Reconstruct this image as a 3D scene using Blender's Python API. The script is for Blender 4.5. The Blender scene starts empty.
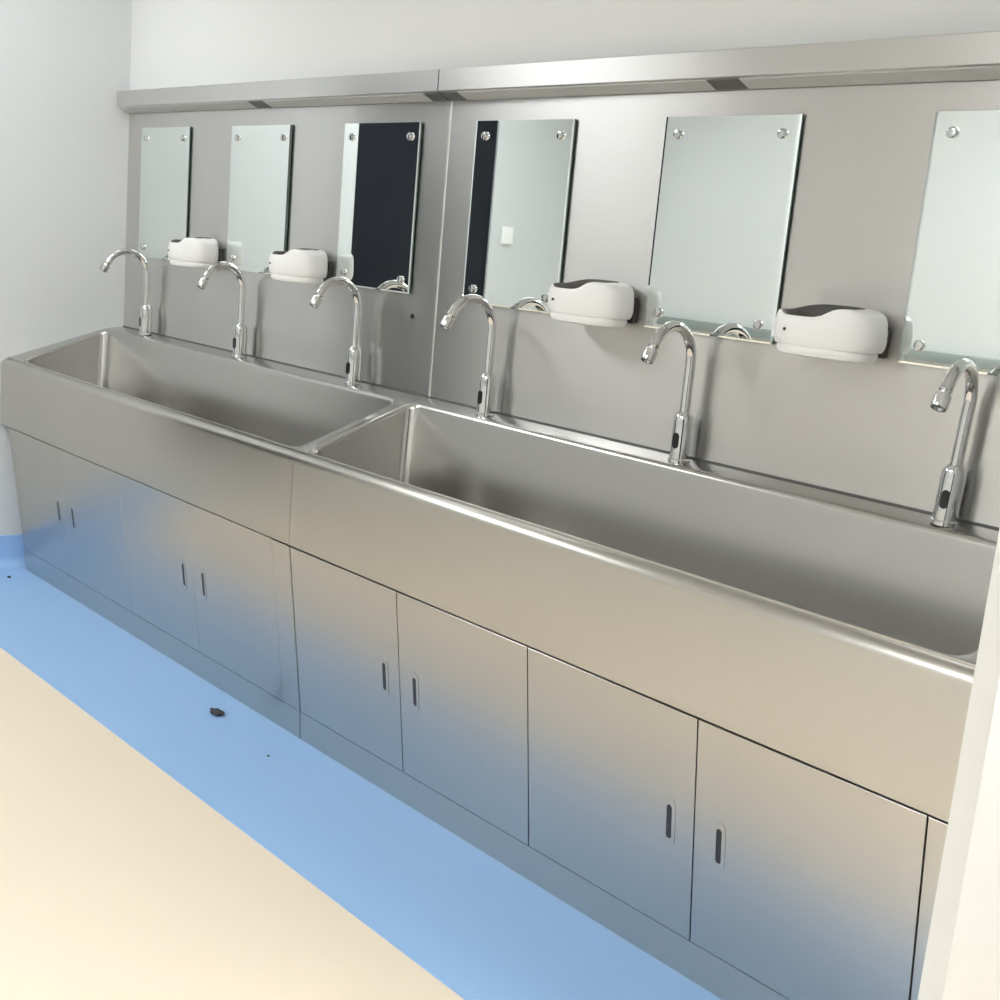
import bpy, bmesh, math, random
from mathutils import Vector, Matrix

random.seed(4)
S = bpy.context.scene
COL = S.collection

# ------------------------------------------------------------------ camera
cam_d = bpy.data.cameras.new('camera')
cam_d.sensor_width = 36.0
cam_d.lens = 36.0 * 1.22747
cam_d.clip_start = 0.05
cam = bpy.data.objects.new('camera', cam_d)
COL.objects.link(cam)
RX = Vector((0.67278591, 0.73461715, 0.0877312))
UP = Vector((-0.20587496, 0.0719975, 0.97592616))
FW = Vector((-0.71061566, 0.67465102, -0.19967818))
m = Matrix.Identity(4)
for r in range(3):
    m[r][0], m[r][1], m[r][2] = RX[r], UP[r], -FW[r]
m[0][3], m[1][3], m[2][3] = 4.3145, -2.0965, 1.3078
cam.matrix_world = m
S.camera = cam

# ------------------------------------------------------------------ world, exposure
world = bpy.data.worlds.new('world')
world.use_nodes = True
world.node_tree.nodes['Background'].inputs[0].default_value = (0.9, 0.95, 1.0, 1)
world.node_tree.nodes['Background'].inputs[1].default_value = 0.3
S.world = world
S.view_settings.view_transform = 'Standard'
S.view_settings.look = 'None'
S.view_settings.gamma = 1.0
S.view_settings.exposure = 0.17
LAMP = 6.5            # ceiling panel radiance
# (x, y, size x, size y, strength) of the ceiling light panels; the last two are added fill
LAMPS = [(0.52, -1.7, 0.8, 1.2, 1.05), (0.42, -0.6, 0.35, 0.4, 0.7), (2.75, -2.5, 1.2, 0.6, 1.7), (4.45, -0.3, 0.6, 0.5, 6.5)]
CEIL = 2.45
ROOM_Y = -3.2          # the wall behind the camera
ROOM_X = 6.2

# ------------------------------------------------------------------ materials
def mat(name, col, rough=0.5, metal=0.0, **k):
    mt = bpy.data.materials.new(name)
    mt.use_nodes = True
    b = mt.node_tree.nodes['Principled BSDF']
    b.inputs['Base Color'].default_value = (*col, 1)
    b.inputs['Roughness'].default_value = rough
    b.inputs['Metallic'].default_value = metal
    for a, v in k.items():
        b.inputs[a.replace('_', ' ')].default_value = v
    return mt

def nd(mt, kind, **k):
    n = mt.node_tree.nodes.new(kind)
    for a, v in k.items():
        setattr(n, a, v)
    return n

def steel(name, col, rough, aniso, tangent, vary=0.06, scale=(1.2, 1.2, 1.2), blot=0.03):
    """brushed stainless steel: fine directional roughness plus soft handling blotches"""
    mt = mat(name, col, rough, 1.0)
    nt = mt.node_tree
    b = nt.nodes['Principled BSDF']
    if aniso:
        b.inputs['Anisotropic'].default_value = aniso
        t = nd(mt, 'ShaderNodeCombineXYZ')
        for i in range(3):
            t.inputs[i].default_value = tangent[i]
        nt.links.new(t.outputs[0], b.inputs['Tangent'])
    geo = nd(mt, 'ShaderNodeNewGeometry')
    mp = nd(mt, 'ShaderNodeMapping')
    mp.inputs['Scale'].default_value = scale
    nt.links.new(geo.outputs['Position'], mp.inputs['Vector'])
    nz = nd(mt, 'ShaderNodeTexNoise')
    nz.inputs['Scale'].default_value = 3.0
    nz.inputs['Detail'].default_value = 1.0
    nt.links.new(mp.outputs[0], nz.inputs['Vector'])
    mx = nd(mt, 'ShaderNodeMix', data_type='RGBA')
    mx.inputs['A'].default_value = (*[c * (1 - blot) for c in col], 1)
    mx.inputs['B'].default_value = (*[min(1, c * (1 + blot)) for c in col], 1)
    nt.links.new(nz.outputs['Fac'], mx.inputs['Factor'])
    nt.links.new(mx.outputs['Result'], b.inputs['Base Color'])
    return mt

def noisy(name, c1, c2, scale, rough, **k):
    mt = mat(name, c1, rough, **k)
    nt = mt.node_tree
    geo = nd(mt, 'ShaderNodeNewGeometry')
    nz = nd(mt, 'ShaderNodeTexNoise')
    nz.inputs['Scale'].default_value = scale
    nz.inputs['Detail'].default_value = 4.0
    nt.links.new(geo.outputs['Position'], nz.inputs['Vector'])
    mx = nd(mt, 'ShaderNodeMix', data_type='RGBA')
    mx.inputs['A'].default_value = (*c1, 1)
    mx.inputs['B'].default_value = (*c2, 1)
    nt.links.new(nz.outputs['Fac'], mx.inputs['Factor'])
    nt.links.new(mx.outputs['Result'], nt.nodes['Principled BSDF'].inputs['Base Color'])
    return mt

def emit(name, col, strength):
    mt = mat(name, col, 0.4)
    b = mt.node_tree.nodes['Principled BSDF']
    b.inputs['Emission Color'].default_value = (*col, 1)
    b.inputs['Emission Strength'].default_value = strength
    return mt

M_PANEL = steel('brushed_steel_backsplash', (0.67, 0.66, 0.65), 0.31, 0.9, (0, 0, 1))
M_FRONT = steel('brushed_steel_front', (0.565, 0.545, 0.505), 0.29, 0.75, (0, 0, 1))
M_BASIN = steel('brushed_steel_basin', (0.55, 0.54, 0.52), 0.22, 0.2, (0, 0, 1))
M_RIM = steel('brushed_steel_rim', (0.66, 0.65, 0.63), 0.25, 0.0, (1, 0, 0))
M_SATIN = mat('satin_steel', (0.62, 0.615, 0.60), 0.5, 1.0)
M_CARC = mat('dull_steel_carcass', (0.36, 0.33, 0.29), 0.6, 0.3)
M_CHROME = mat('chrome', (0.66, 0.665, 0.67), 0.07, 1.0)
M_MIRROR = mat('silvered_glass', (0.87, 0.915, 0.905), 0.012, 1.0)
M_GLASSEDGE = mat('ground_glass_edge', (0.20, 0.26, 0.24), 0.25, 0.0)
M_WHITEPLASTIC = mat('white_plastic', (0.93, 0.925, 0.925), 0.28)
M_GREYPLASTIC = mat('smoked_plastic', (0.09, 0.085, 0.08), 0.3)
M_BLACK = mat('black_plastic', (0.01, 0.01, 0.012), 0.25)
M_SLOT = mat('slot_shadow_steel', (0.03, 0.03, 0.035), 0.5)
M_WALL = noisy('painted_wall', (0.80, 0.805, 0.80), (0.77, 0.78, 0.775), 2.0, 0.5)
M_LEFT = noisy('pale_grey_wall', (0.70, 0.72, 0.73), (0.68, 0.70, 0.71), 2.0, 0.5)
M_CEIL = mat('ceiling_paint', (0.86, 0.86, 0.86), 0.7)
M_PART = mat('white_gloss_panel', (0.86, 0.86, 0.85), 0.35)
M_FLOOR = noisy('beige_vinyl', (0.92, 0.80, 0.645), (0.90, 0.78, 0.63), 3.0, 0.42)
M_BLUE = noisy('blue_vinyl', (0.35, 0.57, 0.92), (0.33, 0.545, 0.90), 3.0, 0.40)
M_DARKGLASS = mat('dark_glass', (0.006, 0.008, 0.014), 0.3, Specular_IOR_Level=0.2)
M_RAIL = mat('grey_rail', (0.33, 0.37, 0.36), 0.45)
M_DIFF = mat('frosted_lens', (0.50, 0.51, 0.52), 0.35)
M_HOUS = steel('lamp_box_underside', (0.20, 0.20, 0.20), 0.45, 0.0, (1, 0, 0))
M_DEBRIS = noisy('dark_scrap', (0.02, 0.025, 0.04), (0.06, 0.06, 0.07), 80, 0.7)
M_SEAL = mat('dark_seal', (0.12, 0.12, 0.12), 0.5)

# ------------------------------------------------------------------ mesh helpers
def link_bm(name, bm, material, parent=None, smooth=False, loc=None):
    me = bpy.data.meshes.new(name)
    bmesh.ops.recalc_face_normals(bm, faces=bm.faces)
    bm.to_mesh(me)
    bm.free()
    if isinstance(material, (list, tuple)):
        for mm in material:
            me.materials.append(mm)
    else:
        me.materials.append(material)
    if smooth:
        me.polygons.foreach_set('use_smooth', [True] * len(me.polygons))
        try:
            me.set_sharp_from_angle(angle=math.radians(smooth if smooth is not True else 40))
        except Exception:
            pass
    o = bpy.data.objects.new(name, me)
    COL.objects.link(o)
    if parent is not None:
        o.parent = parent
    if loc is not None:
        o.location = loc
    return o

def add_box(bm, lo, hi, bevel=0.0, seg=2):
    g = bmesh.ops.create_cube(bm, size=1.0)
    vs = g['verts']
    for v in vs:
        for i in range(3):
            v.co[i] = lo[i] if v.co[i] < 0 else hi[i]
    if bevel:
        es = {e for v in vs for e in v.link_edges}
        bmesh.ops.bevel(bm, geom=list(es), offset=bevel, segments=seg, profile=0.5, affect='EDGES')

def box(name, lo, hi, material, parent=None, bevel=0.0, seg=2):
    bm = bmesh.new()
    add_box(bm, lo, hi, bevel, seg)
    return link_bm(name, bm, material, parent, smooth=bool(bevel))

def prism_x(bm, prof, x0, x1):
    """closed (y, z) profile swept along x"""
    a = [bm.verts.new((x0, y, z)) for y, z in prof]
    b = [bm.verts.new((x1, y, z)) for y, z in prof]
    n = len(prof)
    for i in range(n):
        j = (i + 1) % n
        bm.faces.new((a[i], a[j], b[j], b[i]))
    bm.faces.new(a)
    bm.faces.new(b[::-1])

def lathe(bm, prof, axis_o, axis_d, seg=24):
    """(radius, height) profile turned about an axis"""
    d = Vector(axis_d).normalized()
    p = d.orthogonal().normalized()
    q = d.cross(p)
    o = Vector(axis_o)
    rings = []
    for r, h in prof:
        if r < 1e-6:
            rings.append([bm.verts.new(o + d * h)])
        else:
            rings.append([bm.verts.new(o + d * h + (p * math.cos(t) + q * math.sin(t)) * r)
                          for t in [2 * math.pi * i / seg for i in range(seg)]])
    for A, B in zip(rings, rings[1:]):
        for i in range(seg):
            j = (i + 1) % seg
            if len(A) == 1 and len(B) == 1:
                continue
            if len(A) == 1:
                bm.faces.new((A[0], B[i], B[j]))
            elif len(B) == 1:
                bm.faces.new((A[i], A[j], B[0]))
            else:
                bm.faces.new((A[i], A[j], B[j], B[i]))
    for R in (rings[0], rings[-1]):
        if len(R) > 1:
            try:
                bm.faces.new(R)
            except ValueError:
                pass

def tube(bm, pts, radii, seg=16):
    """tube through points lying in one plane x = const"""
    rings = []
    n = len(pts)
    for i, p in enumerate(pts):
        p = Vector(p)
        t = (Vector(pts[min(i + 1, n - 1)]) - Vector(pts[max(i - 1, 0)])).normalized()
        a = Vector((1, 0, 0))
        b = t.cross(a).normalized()
        r = radii[i] if isinstance(radii, (list, tuple)) else radii
        rings.append([bm.verts.new(p + (a * math.cos(w) + b * math.sin(w)) * r)
                      for w in [2 * math.pi * k / seg for k in range(seg)]])
    for A, B in zip(rings, rings[1:]):
        for i in range(seg):
            j = (i + 1) % seg
            bm.faces.new((A[i], A[j], B[j], B[i]))
    bm.faces.new(rings[0][::-1])
    bm.faces.new(rings[-1])

def empty(name, loc, label, cat, group=None):
    o = bpy.data.objects.new(name, None)
    o.empty_display_size = 0.1
    COL.objects.link(o)
    o.location = loc
    tag(o, label, cat, group)
    return o

def tag(o, label, cat, group=None, kind=None):
    o['label'] = label
    o['category'] = cat
    if group:
        o['group'] = group
    if kind:
        o['kind'] = kind
    return o

def structure(o, label=None, cat=None):
    o['kind'] = 'structure'
    if label:
        o['label'] = label
    if cat:
        o['category'] = cat
    return o

def dup(root, loc, label):
    r = root.copy()
    COL.objects.link(r)
    r.location = loc
    r['label'] = label
    for ch in list(root.children):
        c = ch.copy()
        COL.objects.link(c)
        c.parent = r
        for g in ch.children:
            d = g.copy()
            COL.objects.link(d)
            d.parent = c
    return r

# ------------------------------------------------------------------ room shell
SPL = 0.22                                    # the left wall is not quite square to the back wall
structure(box('floor', (-1.2, ROOM_Y - 0.1, -0.1), (ROOM_X, 0.1, 0.0), M_FLOOR), 'pale beige vinyl floor of the room', 'floor')
structure(box('ceiling', (-1.2, ROOM_Y - 0.1, CEIL), (ROOM_X, 0.1, CEIL + 0.1), M_CEIL), 'flat white ceiling', 'ceiling')
structure(box('wall_back', (-0.1, 0.0, 0.0), (ROOM_X, 0.1, CEIL), M_WALL), 'white wall behind the steel sinks', 'wall')
structure(box('wall_front', (-1.2, ROOM_Y - 0.1, 0.0), (ROOM_X, ROOM_Y, CEIL), M_WALL), 'white wall facing the sinks', 'wall')
structure(box('wall_right', (3.63, -0.559, 0.0), (3.665, 0.0, CEIL), M_PART, bevel=0.002), 'white partition panel at the right end of the sinks', 'wall')
structure(box('wall_end', (ROOM_X, ROOM_Y - 0.1, 0.0), (ROOM_X + 0.1, 0.1, CEIL), M_WALL), 'white wall at the far right end of the room', 'wall')

def left_x(y):
    return SPL * y

def square_up(o):
    """keep the geometry where it is but give the object the splayed wall's own axes"""
    r = Matrix.Rotation(-math.atan(SPL), 4, 'Z')
    o.data.transform(r.inverted())
    o.matrix_world = r
    return o

DOOR_Y0, DOOR_Y1, DOOR_Z, DOOR_H = -1.222, -2.25, 0.45, 2.08
def wall_piece(bm, y0, y1, z0, z1, t=0.1):
    vs = []
    for y, off in ((y0, 0), (y1, 0), (y1, -t), (y0, -t)):
        for z in (z0, z1):
            vs.append(bm.verts.new((left_x(y) + off, y, z)))
    a = vs
    for f in ((0, 1, 3, 2), (2, 3, 5, 4), (4, 5, 7, 6), (6, 7, 1, 0), (1, 7, 5, 3), (0, 2, 4, 6)):
        bm.faces.new([a[i] for i in f])
bm = bmesh.new()
wall_piece(bm, 0.0, DOOR_Y0, 0, CEIL)
wall_piece(bm, DOOR_Y1, ROOM_Y, 0, CEIL)
wall_piece(bm, DOOR_Y0, DOOR_Y1, DOOR_H, CEIL)
wall_piece(bm, DOOR_Y0, DOOR_Y1, 0, DOOR_Z)
structure(square_up(link_bm('wall_left', bm, M_LEFT)), 'pale grey white wall at the left end of the sinks', 'wall')
bm = bmesh.new()
vs = []
for y, off in ((DOOR_Y0, -0.012), (DOOR_Y1, -0.012), (DOOR_Y1, -0.05), (DOOR_Y0, -0.05)):
    for z in (DOOR_Z, DOOR_H):
        vs.append(bm.verts.new((left_x(y) + off, y, z)))
for f in ((0, 1, 3, 2), (2, 3, 5, 4), (4, 5, 7, 6), (6, 7, 1, 0), (1, 7, 5, 3), (0, 2, 4, 6)):
    bm.faces.new([vs[i] for i in f])
structure(link_bm('window_1', bm, M_DARKGLASS), 'dark window in the left wall, seen reflected in the mirrors', 'window')
structure(box('door_added', (4.7, ROOM_Y + 0.001, 0.0), (5.9, ROOM_Y + 0.04, 2.1), M_DARKGLASS, bevel=0.004), 'unseen dark double door added on the facing wall to darken chrome reflections', 'door')  # added out of view so the chrome has something dark to reflect

# blue border sheet along the sink and the coved blue skirting of the left wall
bm = bmesh.new()
q = [(left_x(-0.735) , -0.735), (3.63, -0.735), (3.63, -0.30), (left_x(-0.30), -0.30)]
lo = [bm.verts.new((x, y, 0.0)) for x, y in q]
hi = [bm.verts.new((x, y, 0.0025)) for x, y in q]
for i in range(4):
    j = (i + 1) % 4
    bm.faces.new((lo[i], lo[j], hi[j], hi[i]))
bm.faces.new(lo[::-1]); bm.faces.new(hi)
structure(link_bm('trim_1', bm, M_BLUE), 'blue vinyl floor border along the foot of the sinks', 'floor border')
bm = bmesh.new()
prof = [(0.0005, 0.122), (0.005, 0.12), (0.005, 0.05)]
for i in range(1, 8):
    a = i / 7 * math.pi / 2
    prof.append((0.045 - 0.040 * math.cos(a), 0.042 - 0.040 * math.sin(a) + 0.001))
prof += [(0.05, 0.0), (0.0005, 0.0)]
ends = []
for y in (-0.30, DOOR_Y0 + 0.01):
    ends.append([bm.verts.new((left_x(y) + u, y, z)) for u, z in prof])
A, B = ends
for i in range(len(prof)):
    j = (i + 1) % len(prof)
    bm.faces.new((A[i], A[j], B[j], B[i]))
bm.faces.new(A); bm.faces.new(B[::-1])
structure(link_bm('baseboard_left', bm, M_BLUE, smooth=35), 'blue coved skirting at the foot of the left wall', 'baseboard')
structure(box('trim_2', (-0.1, ROOM_Y, 0.98), (4.65, ROOM_Y + 0.029, 1.026), M_RAIL, bevel=0.004), 'grey bumper rail on the wall facing the sinks', 'rail')

# ------------------------------------------------------------------ scrub sinks
Z_WALL, Z_DECK, Z_LIP = 0.904, 0.8935, 0.7630
Y_DECK, Y_LIP = -0.068, -0.4175
def ztop(y):
    if y > Y_DECK:
        return Z_DECK + (Z_WALL - Z_DECK) * (y - Y_DECK) / (0 - Y_DECK)
    return Z_DECK + (Z_LIP + 0.004 - Z_DECK) * (y - Y_DECK) / (Y_LIP - Y_DECK)

def rrect(x0, x1, y0, y1, r, n=6):
    pts = []
    for cx, cy, a0 in ((x1 - r, y1 - r, 0), (x0 + r, y1 - r, 90), (x0 + r, y0 + r, 180), (x1 - r, y0 + r, 270)):
        for i in range(n + 1):
            a = math.radians(a0 + 90 * i / n)
            pts.append((cx + r * math.cos(a), cy + r * math.sin(a)))
    return pts

FRONT_A = Vector((0, -0.4165, 0.5335))         # top of the raked door plane
FRONT_B = Vector((0, -0.3545, 0.081))          # its foot
FD = (FRONT_B - FRONT_A)
FN = Vector((0, -FD.z, FD.y)); FN = Vector((0, FD.z, -FD.y)).normalized()   # outward, slightly down
FU = -FD.normalized()                                                    # up along the plane
FLEN = FD.length
def fpt(x, s, out=0.0):
    """point on the raked front: s metres above its foot, out metres proud"""
    p = FRONT_B + FU * s + FN * out
    return Vector((x, p.y, p.z))

def front_panel(bm, x0, x1, s0, s1, back, front, bev=0.0007):
    """slab in the raked plane with softened front edges"""
    rings = []
    for (o, d) in ((back, 0), (front - bev, 0), (front, bev)):
        rings.append([bm.verts.new(fpt(x, s, o)) for x, s in
                      ((x0 + d, s0 + d), (x1 - d, s0 + d), (x1 - d, s1 - d), (x0 + d, s1 - d))])
    for A, B in zip(rings, rings[1:]):
        for i in range(4):
            j = (i + 1) % 4
            bm.faces.new((A[i], A[j], B[j], B[i]))
    bm.faces.new(rings[0][::-1]); bm.faces.new(rings[-1])

def oblong(w, h, n=8):
    """stadium outline in (u, v)"""
    r = w / 2
    pts = []
    for cy, a0 in ((h / 2 - r, 0), (-h / 2 + r, 180)):
        for i in range(n + 1):
            a = math.radians(a0 + 180 * i / n)
            pts.append((r * math.cos(a), cy + r * math.sin(a)))
    return pts

def slot_handle(xc, sc, parent):
    """recessed pull: a thin steel surround with a dark slot"""
    bm = bmesh.new()
    outer = oblong(0.028, 0.098)
    inner = oblong(0.0125, 0.070)
    R = [[bm.verts.new(fpt(xc + u, sc + v, o)) for u, v in ring]
         for ring, o in ((outer, 0.0002), (outer, 0.0012), (inner, 0.0012), (inner, 0.0004))]
    n = len(outer)
    for A, B in zip(R, R[1:]):
        for i in range(n):
            j = (i + 1) % n
            bm.faces.new((A[i], A[j], B[j], B[i]))
    h = link_bm('handle', bm, M_FRONT, parent)
    bm = bmesh.new()
    back = [bm.verts.new(fpt(xc + u, sc + v, 0.0003)) for u, v in inner]
    top = [bm.verts.new(fpt(xc + u * 0.98, sc + v * 0.98, 0.0009)) for u, v in inner]
    for i in range(n):
        j = (i + 1) % n
        bm.faces.new((back[i], back[j], top[j], top[i]))
    bm.faces.new(back[::-1]); bm.faces.new(top)
    s = link_bm('finger_slot', bm, M_SLOT, h)
    s['label'] = 'dark finger slot'
    return h

def scrub_sink(x0, x1, bx0, bx1, cab0, edges, gap, clear, label):
    t = empty('scrub_sink', (0, 0, 0), label, 'sink', 'steel scrub sinks')
    # --- basin with its rim
    bm = bmesh.new()
    yin0, yin1 = -0.386, Y_DECK - 0.006
    N = 6
    loops = []
    def loop(pts, zf):
        loops.append([bm.verts.new((x, y, zf(x, y))) for x, y in pts])
    r = 0.03
    inner = rrect(bx0, bx1, yin0, yin1, r, N)
    # outer rectangle points matched to the inner loop
    ox0, ox1, oy0, oy1 = x0, x1, -0.393, -0.001
    cx, cy = (bx0 + bx1) / 2, (yin0 + yin1) / 2
    outer = []
    k = N + 1
    for i, (x, y) in enumerate(inner):
        c = i // k
        f = (i % k) / N
        if c == 0:
            outer.append((ox1, y if f < .5 and False else (oy1 if f >= .5 else y + (oy1 - y) * f * 2)) if f < .5 else (ox1 + (x - ox1) * (f - .5) * 2, oy1))
        elif c == 1:
            outer.append((x + (ox0 - x) * f * 2, oy1) if f < .5 else (ox0, oy1 + (y - oy1) * (f - .5) * 2))
        elif c == 2:
            outer.append((ox0, y + (oy0 - y) * f * 2) if f < .5 else (ox0 + (x - ox0) * (f - .5) * 2, oy0))
        else:
            outer.append((x + (ox1 - x) * f * 2, oy0) if f < .5 else (ox1, oy0 + (y - oy0) * (f - .5) * 2))
    loop(outer, lambda x, y: ztop(y) - 0.03)
    loop(outer, lambda x, y: ztop(y))
    loop(rrect(bx0 - 0.011, bx1 + 0.011, yin0 - 0.005, yin1 + 0.012, r + 0.010, N), lambda x, y: ztop(y) + 0.0003)
    loop(rrect(bx0 - 0.004, bx1 + 0.004, yin0 - 0.002, yin1 + 0.005, r + 0.004, N), lambda x, y: ztop(y) - 0.002)
    loop(rrect(bx0 - 0.001, bx1 + 0.001, yin0 - 0.0005, yin1 + 0.0015, r + 0.001, N), lambda x, y: ztop(y) - 0.006)
    loop(inner, lambda x, y: ztop(y) - 0.012)
    zb = 0.50
    loop(rrect(bx0 + 0.004, bx1 - 0.004, yin0 + 0.004, yin1 - 0.012, r, N), lambda x, y: zb + 0.05)
    loop(rrect(bx0 + 0.014, bx1 - 0.014, yin0 + 0.012, yin1 - 0.022, r, N), lambda x, y: zb + 0.018)
    loop(rrect(bx0 + 0.05, bx1 - 0.05, yin0 + 0.045, yin1 - 0.055, r, N), lambda x, y: zb)
    n = len(inner)
    for A, B in zip(loops, loops[1:]):
        for i in range(n):
            j = (i + 1) % n
            bm.faces.new((A[i], A[j], B[j], B[i]))
    bm.faces.new(loops[-1])
    b = link_bm('basin', bm, M_BASIN, t, smooth=50)
    # --- drain in the basin floor
    bm = bmesh.new()
    lathe(bm, [(0.045, 0.0), (0.045, 0.003), (0.036, 0.004), (0.030, 0.001), (0.0, 0.001)], ((bx0 + bx1) / 2, -0.24, zb - 0.0005), (0, 0, 1))
    link_bm('drain', bm, M_CHROME, b, smooth=True)
    # --- apron with the bullnose front edge
    bm = bmesh.new()
    rr = 0.022
    yc, zc = Y_LIP + rr, Z_LIP + 0.0055 - rr * 0.9
    prof = [(-0.3925, ztop(-0.393) - 0.004), (-0.3925, ztop(-0.393) + 0.0002)]
    for i in range(11):
        a = math.radians(75 + 105 * i / 10)
        prof.append((yc + rr * math.cos(a), zc + rr * math.sin(a)))
    prof += [(Y_LIP, 0.60), (Y_LIP + 0.0005, 0.5375), (Y_LIP + 0.0025, 0.5355), (Y_LIP + 0.012, 0.5355), (Y_LIP + 0.018, 0.56), (Y_LIP + 0.018, 0.73)]
    prism_x(bm, prof, x0, x1)
    link_bm('apron', bm, M_FRONT, t, smooth=30)
    # --- carcass behind the doors
    bm = bmesh.new()
    o = -0.014
    p1, p2 = fpt(0, FLEN + 0.002, o), fpt(0, 0, o)
    prism_x(bm, [(p1.y, p1.z), (p2.y, p2.z), (p2.y + 0.03, 0.001), (-0.03, 0.001), (-0.03, 0.48), (p1.y + 0.01, 0.48)][:5] + [(-0.38, 0.48)], max(cab0, 0.004), x1 - 0.002)
    link_bm('carcass', bm, M_CARC, t)
    # --- frame: the stiles at the ends and the plinth
    bm = bmesh.new()
    front_panel(bm, cab0, edges[0] - gap / 2, 0.0, FLEN - 0.001, -0.0135, 0.0)
    link_bm('stile', bm, M_FRONT, t)
    bm = bmesh.new()
    front_panel(bm, edges[-1] + gap / 2, x1 - 0.001, 0.0, FLEN - 0.001, -0.0135, 0.0)
    link_bm('stile', bm, M_FRONT, t)
    bm = bmesh.new()
    k = (FRONT_B.y - FRONT_A.y) / (FRONT_A.z - FRONT_B.z)
    yk, yf = FRONT_B.y + 0.0015 * k, FRONT_B.y + 0.081 * k * 0.6
    prism_x(bm, [(yk, 0.0804), (yf, 0.0), (yf + 0.012, 0.0), (yk + 0.012, 0.0804)], cab0, x1 - 0.001)
    link_bm('plinth', bm, M_FRONT, t)
    # --- four doors in two pairs
    for i in range(4):
        a, bx = edges[i] + gap / 2, edges[i + 1] - gap / 2
        bm = bmesh.new()
        front_panel(bm, a, bx, 0.0003, FLEN - clear, -0.0125, 0.0)
        d = link_bm('door', bm, M_FRONT, t)
        xh = edges[i + 1] - 0.057 if i % 2 == 0 else edges[i] + 0.057
        slot_handle(xh, 0.228, d)
    # --- dark joint between deck and backsplash
    bm = bmesh.new()
    prism_x(bm, [(-0.0030, 0.9035), (-0.0030, 0.9070), (-0.0005, 0.9070), (-0.0005, 0.9035)], x0 + 0.002, x1 - 0.002)
    s = link_bm('joint_seal', bm, M_SEAL, t)
    s['label'] = 'dark joint along the back of the deck'
    return t

scrub_sink(-0.005, 1.7935, 0.016, 1.757, -0.020, [0.016, 0.405, 0.842, 1.272, 1.712], 0.0010, -0.0004,
           'left steel scrub sink, the one against the pale left wall')
scrub_sink(1.7945, 3.60, 1.818, 3.535, 1.7955, [1.797, 2.232, 2.662, 3.097, 3.535], 0.0030, 0.0012,
           'right steel scrub sink, nearer one beside the white partition')
# left sink: the apron and rim follow the splayed wall
for o in S.objects:
    if o.type == 'MESH' and o.name in ('apron', 'basin'):
        for v in o.data.vertices:
            if v.co.x < 0.0:
                v.co.x = left_x(v.co.y) + 0.001

# ------------------------------------------------------------------ steel backsplash panels
def backsplash(x0, x1, label):
    bm = bmesh.new()
    add_box(bm, (x0, -0.0018, 0.9071), (x1, -0.0002, 1.663), 0.0)
    o = link_bm('backsplash_panel', bm, M_PANEL)
    return tag(o, label, 'backsplash', 'steel backsplash panels')
backsplash(0.003, 1.7955, 'steel backsplash panel behind the three left taps, beside the left wall')
bp = backsplash(1.8005, 3.628, 'steel backsplash panel behind the three right taps, nearer the camera')
bm = bmesh.new()
prism_x_pts = [(-0.0018, 0.0), (-0.0035, 0.002), (-0.0035, 0.008), (-0.0018, 0.010)]
A = [bm.verts.new((1.7925 + u, y, 0.9071)) for y, u in prism_x_pts]
B = [bm.verts.new((1.7925 + u, y, 1.662)) for y, u in prism_x_pts]
for i in range(4):
    j = (i + 1) % 4
    bm.faces.new((A[i], A[j], B[j], B[i]))
bm.faces.new(A); bm.faces.new(B[::-1])
e = link_bm('folded_edge', bm, M_SATIN, bp)
e['label'] = 'bright folded edge at the panel seam'
bm = bmesh.new()
lathe(bm, [(0.0065, 0.0), (0.0065, 0.002), (0.004, 0.003), (0.0, 0.003)], (1.702, -0.0018, 1.110), (0, -1, 0), 16)
tag(link_bm('hole_plug', bm, M_BLACK, smooth=True), 'small black plug in the steel panel below the dark mirror', 'plug')

# ------------------------------------------------------------------ lamp boxes over the mirrors
def lamp_box(x0, x1, lenses, blocks, label):
    t = empty('lamp_box', ((x0 + x1) / 2, 0, 1.6644), label, 'lamp', 'steel lamp boxes above the mirrors')
    cx = (x0 + x1) / 2
    bm = bmesh.new()
    prism_x(bm, [(-0.0005, 0.0), (-0.049, 0.0184), (-0.05, 0.0190), (-0.05, 0.0700), (-0.049, 0.0712), (-0.0005, 0.0712)], x0 - cx, x1 - cx)
    link_bm('housing', bm, M_PANEL, t, smooth=30)
    u = Vector((0, -0.0495, 0.0187)).normalized()
    w = Vector((0, -u.z, u.y)).normalized()          # out of the raked underside
    for kind, mt, a, b in [('lens', M_DIFF, *q) for q in lenses] + [('end_block', M_HOUS, *q) for q in blocks]:
        bm = bmesh.new()
        rings = []
        for out, ins in ((-0.001, 0.0), (0.0015, 0.0), (0.0025, 0.001)):
            rings.append([bm.verts.new((x, (u * k + w * out).y, (u * k + w * out).z)) for x, k in
                          ((a - cx + ins, 0.007 + ins), (b - cx - ins, 0.007 + ins), (b - cx - ins, 0.046 - ins), (a - cx + ins, 0.046 - ins))])
        for A, B in zip(rings, rings[1:]):
            for i in range(4):
                j = (i + 1) % 4
                bm.faces.new((A[i], A[j], B[j], B[i]))
        bm.faces.new(rings[0][::-1]); bm.faces.new(rings[-1])
        link_bm(kind, bm, mt, t)
    return t
lamp_box(0.004, 1.795, [(0.06, 0.879), (0.963, 1.73)], [(0.8795, 0.9625), (1.7305, 1.794)], 'unlit steel lamp box above the three left mirrors')
lamp_box(1.799, 3.628, [(1.866, 2.647), (2.729, 3.52)], [(1.80, 1.8655), (2.6475, 2.7285)], 'unlit steel lamp box above the three right mirrors')

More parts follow.
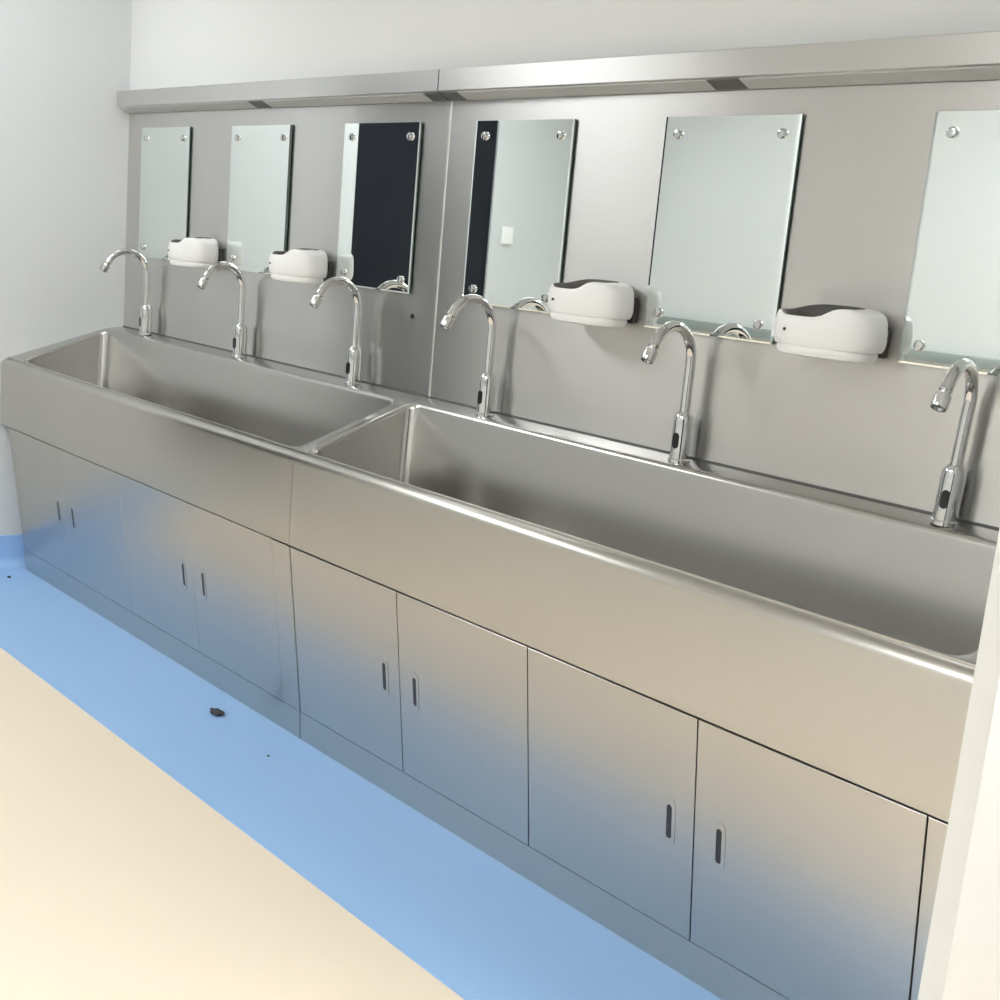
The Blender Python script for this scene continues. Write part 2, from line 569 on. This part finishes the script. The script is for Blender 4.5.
# ------------------------------------------------------------------ mirrors
MW, MZ0, MZ1 = 0.3415, 1.168, 1.614
def make_mirror(label):
    t = empty('wall_mirror', (0, 0, MZ0), label, 'mirror', 'frameless mirrors on steel panels')
    h = MZ1 - MZ0
    bm = bmesh.new()
    yb, yf, bv, dep = -0.0050, -0.0100, 0.005, 0.0009
    rings = [[(-MW / 2, yb, 0), (MW / 2, yb, 0), (MW / 2, yb, h), (-MW / 2, yb, h)],
             [(-MW / 2, yf + dep, 0), (MW / 2, yf + dep, 0), (MW / 2, yf + dep, h), (-MW / 2, yf + dep, h)],
             [(-MW / 2 + bv, yf, 0.0035), (MW / 2 - bv, yf, 0.0035), (MW / 2 - bv, yf, h - 0.0004), (-MW / 2 + bv, yf, h - 0.0004)]]
    V = [[bm.verts.new(p) for p in r] for r in rings]
    for A, B in zip(V, V[1:]):
        for i in range(4):
            j = (i + 1) % 4
            bm.faces.new((A[i], A[j], B[j], B[i]))
    bm.faces.new(V[0][::-1]); bm.faces.new(V[2])
    bm.faces.ensure_lookup_table()
    for i, f in enumerate(bm.faces):
        f.material_index = 0 if i in (4, 5, 6, 7, 9) else 1
    link_bm('mirror_glass', bm, [M_MIRROR, M_GLASSEDGE], t)
    for sx in (-1, 1):
        for z in (0.035, h - 0.037):
            bm = bmesh.new()
            lathe(bm, [(0.006, 0.0018), (0.006, yb * -1), (0.006, 0.0098), (0.0100, 0.0099), (0.0100, 0.0150), (0.0082, 0.0172), (0.004, 0.0180), (0.0, 0.0180)],
                  (sx * 0.132, 0, z), (0, -1, 0), 20)
            link_bm('standoff_screw', bm, M_CHROME, t, smooth=True)
    return t
mirror_x = [0.289, 0.903, 1.518, 2.080, 2.695, 3.316]
mlabels = ['frameless mirror nearest the left wall',
           'frameless mirror between the two soap dispensers farthest left',
           'dark reflecting frameless mirror left of the panel seam',
           'frameless mirror just right of the panel seam, dark down its left side',
           'frameless mirror between the two larger soap dispensers',
           'frameless mirror nearest the partition, cut by the right picture edge']
m0 = None
for x, l in zip(mirror_x, mlabels):
    if m0 is None:
        m0 = make_mirror(l)
        m0.location = (x, 0, MZ0)
    else:
        dup(m0, (x, 0, MZ0), l)

# ------------------------------------------------------------------ sensor taps
FY = -0.037
def make_tap(label):
    """origin: centre of its foot on the deck"""
    t = empty('sensor_tap', (0, FY, 0.8985), label, 'tap', 'chrome swan neck sensor taps')
    bm = bmesh.new()
    lathe(bm, [(0.0235, 0.0), (0.0235, 0.0045), (0.022, 0.006), (0.021, 0.007)], (0, 0, 0), (0, 0, 1), 28)
    for v in bm.verts:
        if v.co.z < 0.001:
            v.co.z = 0.154 * v.co.y + 0.0006          # sits on the sloping deck
    link_bm('base_flange', bm, M_CHROME, t, smooth=True)
    bm = bmesh.new()
    lathe(bm, [(0.0210, 0.006), (0.0210, 0.088), (0.0200, 0.096), (0.0160, 0.103), (0.0125, 0.106)], (0, 0, 0), (0, 0, 1), 28)
    body = link_bm('tap_body', bm, M_CHROME, t, smooth=True)
    bm = bmesh.new()
    pts = oblong(0.015, 0.034)
    bk = [bm.verts.new((u, -0.0170, 0.045 + v)) for u, v in pts]
    ft = [bm.verts.new((u, -0.0218, 0.045 + v)) for u, v in pts]
    n = len(pts)
    for i in range(n):
        j = (i + 1) % n
        bm.faces.new((bk[i], bk[j], ft[j], ft[i]))
    bm.faces.new(bk[::-1]); bm.faces.new(ft)
    s = link_bm('sensor_window', bm, M_BLACK, body)
    s['label'] = 'black oval sensor window'
    # swan neck
    bm = bmesh.new()
    zs, R = 0.2165, 0.0697
    path = [(0, 0, 0.100), (0, 0, 0.15), (0, 0, 0.19), (0, 0, zs)]
    for i in range(1, 15):
        a = math.radians(150 * i / 14)
        path.append((0, -R + R * math.cos(a), zs + R * math.sin(a)))
    a = math.radians(150)
    tx, tz = -math.sin(a), math.cos(a)          # direction at the end of the bend
    path.append((0, path[-1][1] + tx * 0.008, path[-1][2] + tz * 0.008))
    tube(bm, path, 0.0110, 18)
    neck = link_bm('swan_neck', bm, M_CHROME, t, smooth=True)
    tip = Vector(path[-1])
    d = Vector((0, tx, tz))
    bm = bmesh.new()
    lathe(bm, [(0.0115, -0.004), (0.0122, 0.001), (0.0092, 0.005), (0.0092, 0.008), (0.0140, 0.010), (0.0144, 0.032), (0.0132, 0.035), (0.010, 0.035), (0.010, 0.032), (0.0, 0.032)],
          tip, d, 24)
    link_bm('aerator', bm, M_CHROME, t, smooth=True)
    return t
tap_x = [0.245, 0.885, 1.500, 2.062, 2.688, 3.297]
tap_turn = [-14, 3, 2, -1, 3, 8]
tlabels = ['chrome swan neck tap nearest the left wall', 'middle chrome tap of the left sink',
           'chrome tap of the left sink, nearest the dividing rim', 'chrome tap at the far left end of the right sink',
           'middle chrome tap of the right sink', 'chrome tap nearest the camera, at the right picture edge']
t0 = None
for x, l in zip(tap_x, tlabels):
    if t0 is None:
        t0 = make_tap(l)
        t0.location = (x, FY, 0.8985)
    else:
        dup(t0, (x, FY, 0.8985), l).rotation_euler.z = math.radians(tap_turn[tap_x.index(x)])
t0.rotation_euler.z = math.radians(tap_turn[0])
bpy.data.objects['sensor_tap.005'].rotation_euler.y = math.radians(3.0)
bpy.data.objects['sensor_tap.005'].location.z += 0.0014
t0.location.z += 0.0008

# ------------------------------------------------------------------ soap dispensers
def make_dispenser(label):
    """origin: middle of its foot on the wall; the body bulges out along -y"""
    t = empty('soap_dispenser', (0, 0, 1.155), label, 'soap dispenser', 'white oval soap dispensers')
    W2, D, H = 0.1115, 0.118, 0.094
    n = 64
    def foot(s, inset=0.0):
        """half-oval outline: flat on the wall, rounded in front (superellipse)"""
        pts = []
        for i in range(n):
            a = 2 * math.pi * i / n
            ca, sa = math.cos(a), math.sin(a)
            e = 2 / 2.35 if sa > 0 else 2 / 3.2
            x = math.copysign(abs(ca) ** e, ca) * (W2 * s - inset)
            y = -0.060 - math.copysign(abs(sa) ** e, sa) * (0.0575 * s - inset)
            pts.append((x, y))
        return pts
    def top_z(x, y=-0.06):
        # scooped low on the left, swelling up on the right
        u = (x / W2 - 0.22) / 0.26
        st = 1 / (1 + math.exp(-u * 3.2))
        l = min(1.0, max(0.0, (-x / W2 - 0.55) / 0.4))
        front = 0.0735 + 0.012 * l * l + 0.0215 * st - 0.014 * max(0, x / W2 - 0.60) ** 1.5 / 0.25
        b = min(1.0, max(0.0, (y + 0.085) / 0.06))
        b = b * b * (3 - 2 * b)
        back = 0.0985 - (0.022 if x < 0 else 0.018) * abs(x / W2) ** 3.5
        return front + (back - front) * b
    bm = bmesh.new()
    L = []
    def ring(s, zf, inset=0.0):
        L.append([bm.verts.new((x, y, zf(x, y))) for x, y in foot(s, inset)])
    ring(0.88, lambda x, y: 0.0185)
    ring(0.945, lambda x, y: 0.0195)
    ring(0.980, lambda x, y: 0.026)
    ring(0.997, lambda x, y: 0.034)
    ring(1.0, lambda x, y: 0.044)
    ring(0.995, lambda x, y: 0.056 + (top_z(x, y) - 0.078) * 0.4)
    ring(0.975, lambda x, y: top_z(x, y) - 0.010)
    ring(0.945, lambda x, y: top_z(x, y) - 0.003)
    ring(0.90, lambda x, y: top_z(x, y))
    # the scooped opening: low lip in front, high rim behind, filled in at the right by the swelling
    def keep(x):
        return 1 / (1 + math.exp(-((x / W2 - 0.30) / 0.26) * 6.0))
    def tz(x, y, f):
        return top_z(x, y) - (1 - keep(x)) * f
    ring(0.84, lambda x, y: tz(x, y, 0.004))
    ring(0.80, lambda x, y: tz(x, y, 0.014))
    ring(0.72, lambda x, y: tz(x, y, 0.026))
    ring(0.50, lambda x, y: tz(x, y, 0.036))
    ring(0.20, lambda x, y: tz(x, y, 0.038))
    for k, (A, B) in enumerate(zip(L, L[1:])):
        for i in range(n):
            j = (i + 1) % n
            f = bm.faces.new((A[i], A[j], B[j], B[i]))
            if k >= 8 and sum(v.co.x for v in f.verts) / 4 < 0.040:
                f.material_index = 1
    f = bm.faces.new(L[-1]); f.material_index = 1
    bm.faces.new(L[0][::-1])
    link_bm('dispenser_body', bm, [M_WHITEPLASTIC, M_GREYPLASTIC], t, smooth=50)
    bm = bmesh.new()
    L = []
    for s, z in ((0.80, 0.0), (0.86, 0.002), (0.895, 0.008), (0.90, 0.0145), (0.88, 0.0188)):
        L.append([bm.verts.new((x, y - 0.001, z)) for x, y in foot(s)])
    for A, B in zip(L, L[1:]):
        for i in range(n):
            j = (i + 1) % n
            bm.faces.new((A[i], A[j], B[j], B[i]))
    bm.faces.new(L[0][::-1]); bm.faces.new(L[-1])
    link_bm('base_tray', bm, M_WHITEPLASTIC, t, smooth=40)
    bm = bmesh.new()
    add_box(bm, (-0.095, -0.012, 0.010), (0.095, -0.0018, 0.068), 0.003)
    link_bm('wall_bracket', bm, M_GREYPLASTIC, t, smooth=True)
    bm = bmesh.new()
    lathe(bm, [(0.0028, -0.004), (0.0028, 0.0006), (0.0, 0.0010)], (-0.062, -0.1135, 0.047), (-0.15, -1, 0), 12)
    s = link_bm('indicator_dot', bm, M_BLACK, t, smooth=True)
    s['label'] = 'small dark indicator dot'
    return t
disp_x = [0.600, 1.220, 2.400, 3.022]
dlabels = ['white soap dispenser farthest left, right of the first mirror', 'white soap dispenser left of the dark reflecting mirror',
           'white soap dispenser above the gap between the two left taps of the right sink', 'white soap dispenser nearest the camera, left of the cut off mirror']
d0 = None
for x, l in zip(disp_x, dlabels):
    if d0 is None:
        d0 = make_dispenser(l)
        d0.location = (x, 0, 1.161)
    else:
        dup(d0, (x, 0, 1.161), l)

# ------------------------------------------------------------------ ceiling lights
for i, (x, y, sx, sy, k) in enumerate(LAMPS):
    t = empty('ceiling_light', (x, y, CEIL), 'lit white ceiling panel ' + ('over the middle of the room', 'over the left sink', 'added near the facing wall as unseen front fill', 'added unseen right of the partition to whiten its side')[i], 'ceiling light', 'ceiling light panels')
    bm = bmesh.new()
    add_box(bm, (-sx / 2 - 0.02, -sy / 2 - 0.02, -0.02), (sx / 2 + 0.02, sy / 2 + 0.02, -0.0005))
    link_bm('frame', bm, M_WHITEPLASTIC, t)
    bm = bmesh.new()
    add_box(bm, (-sx / 2, -sy / 2, -0.026), (sx / 2, sy / 2, -0.0205))
    link_bm('diffuser', bm, emit('lit_panel', (0.96, 0.995, 1.0), LAMP * k), t)

# ------------------------------------------------------------------ small things
bm = bmesh.new()
add_box(bm, (left_x(-2.39) + 0.001, -2.43, 1.335), (left_x(-2.39) + 0.014, -2.35, 1.425), 0.003)
sw = tag(link_bm('light_switch', bm, M_WHITEPLASTIC, smooth=True), 'white light switch on the left wall beyond the dark window', 'switch')

def scrap(name, x, y, z, size, n, label, seed):
    rnd = random.Random(seed)
    bm = bmesh.new()
    bmesh.ops.create_icosphere(bm, subdivisions=3, radius=1.0)
    for v in bm.verts:
        p = v.co.copy()
        k = 1 + 0.35 * math.sin(5 * p.x + seed) * math.sin(6 * p.y + 1.7 * seed) + 0.15 * rnd.uniform(-1, 1)
        v.co = Vector((p.x * size[0] * k, p.y * size[1] * k, max(-0.95, p.z) * size[2] * (0.8 + 0.2 * k)))
    zmin = min(v.co.z for v in bm.verts)
    for v in bm.verts:
        v.co.z -= zmin
    o = link_bm(name, bm, M_DEBRIS, smooth=True)
    o.location = (x, y, z)
    return tag(o, label, 'debris')
scrap('dark_scrap', 1.54, -0.450, 0.0025, (0.024, 0.014, 0.007), 3, 'dark crumpled scrap on the blue floor in front of the sinks', 3)
scrap('dark_scrap', 0.06, -0.440, 0.0025, (0.010, 0.006, 0.003), 3, 'tiny dark scrap on the blue floor in the left corner', 5)
scrap('dark_crumb', 1.846, -0.478, 0.0025, (0.004, 0.003, 0.002), 3, 'dark crumb on the blue floor right of the larger scrap', 7)
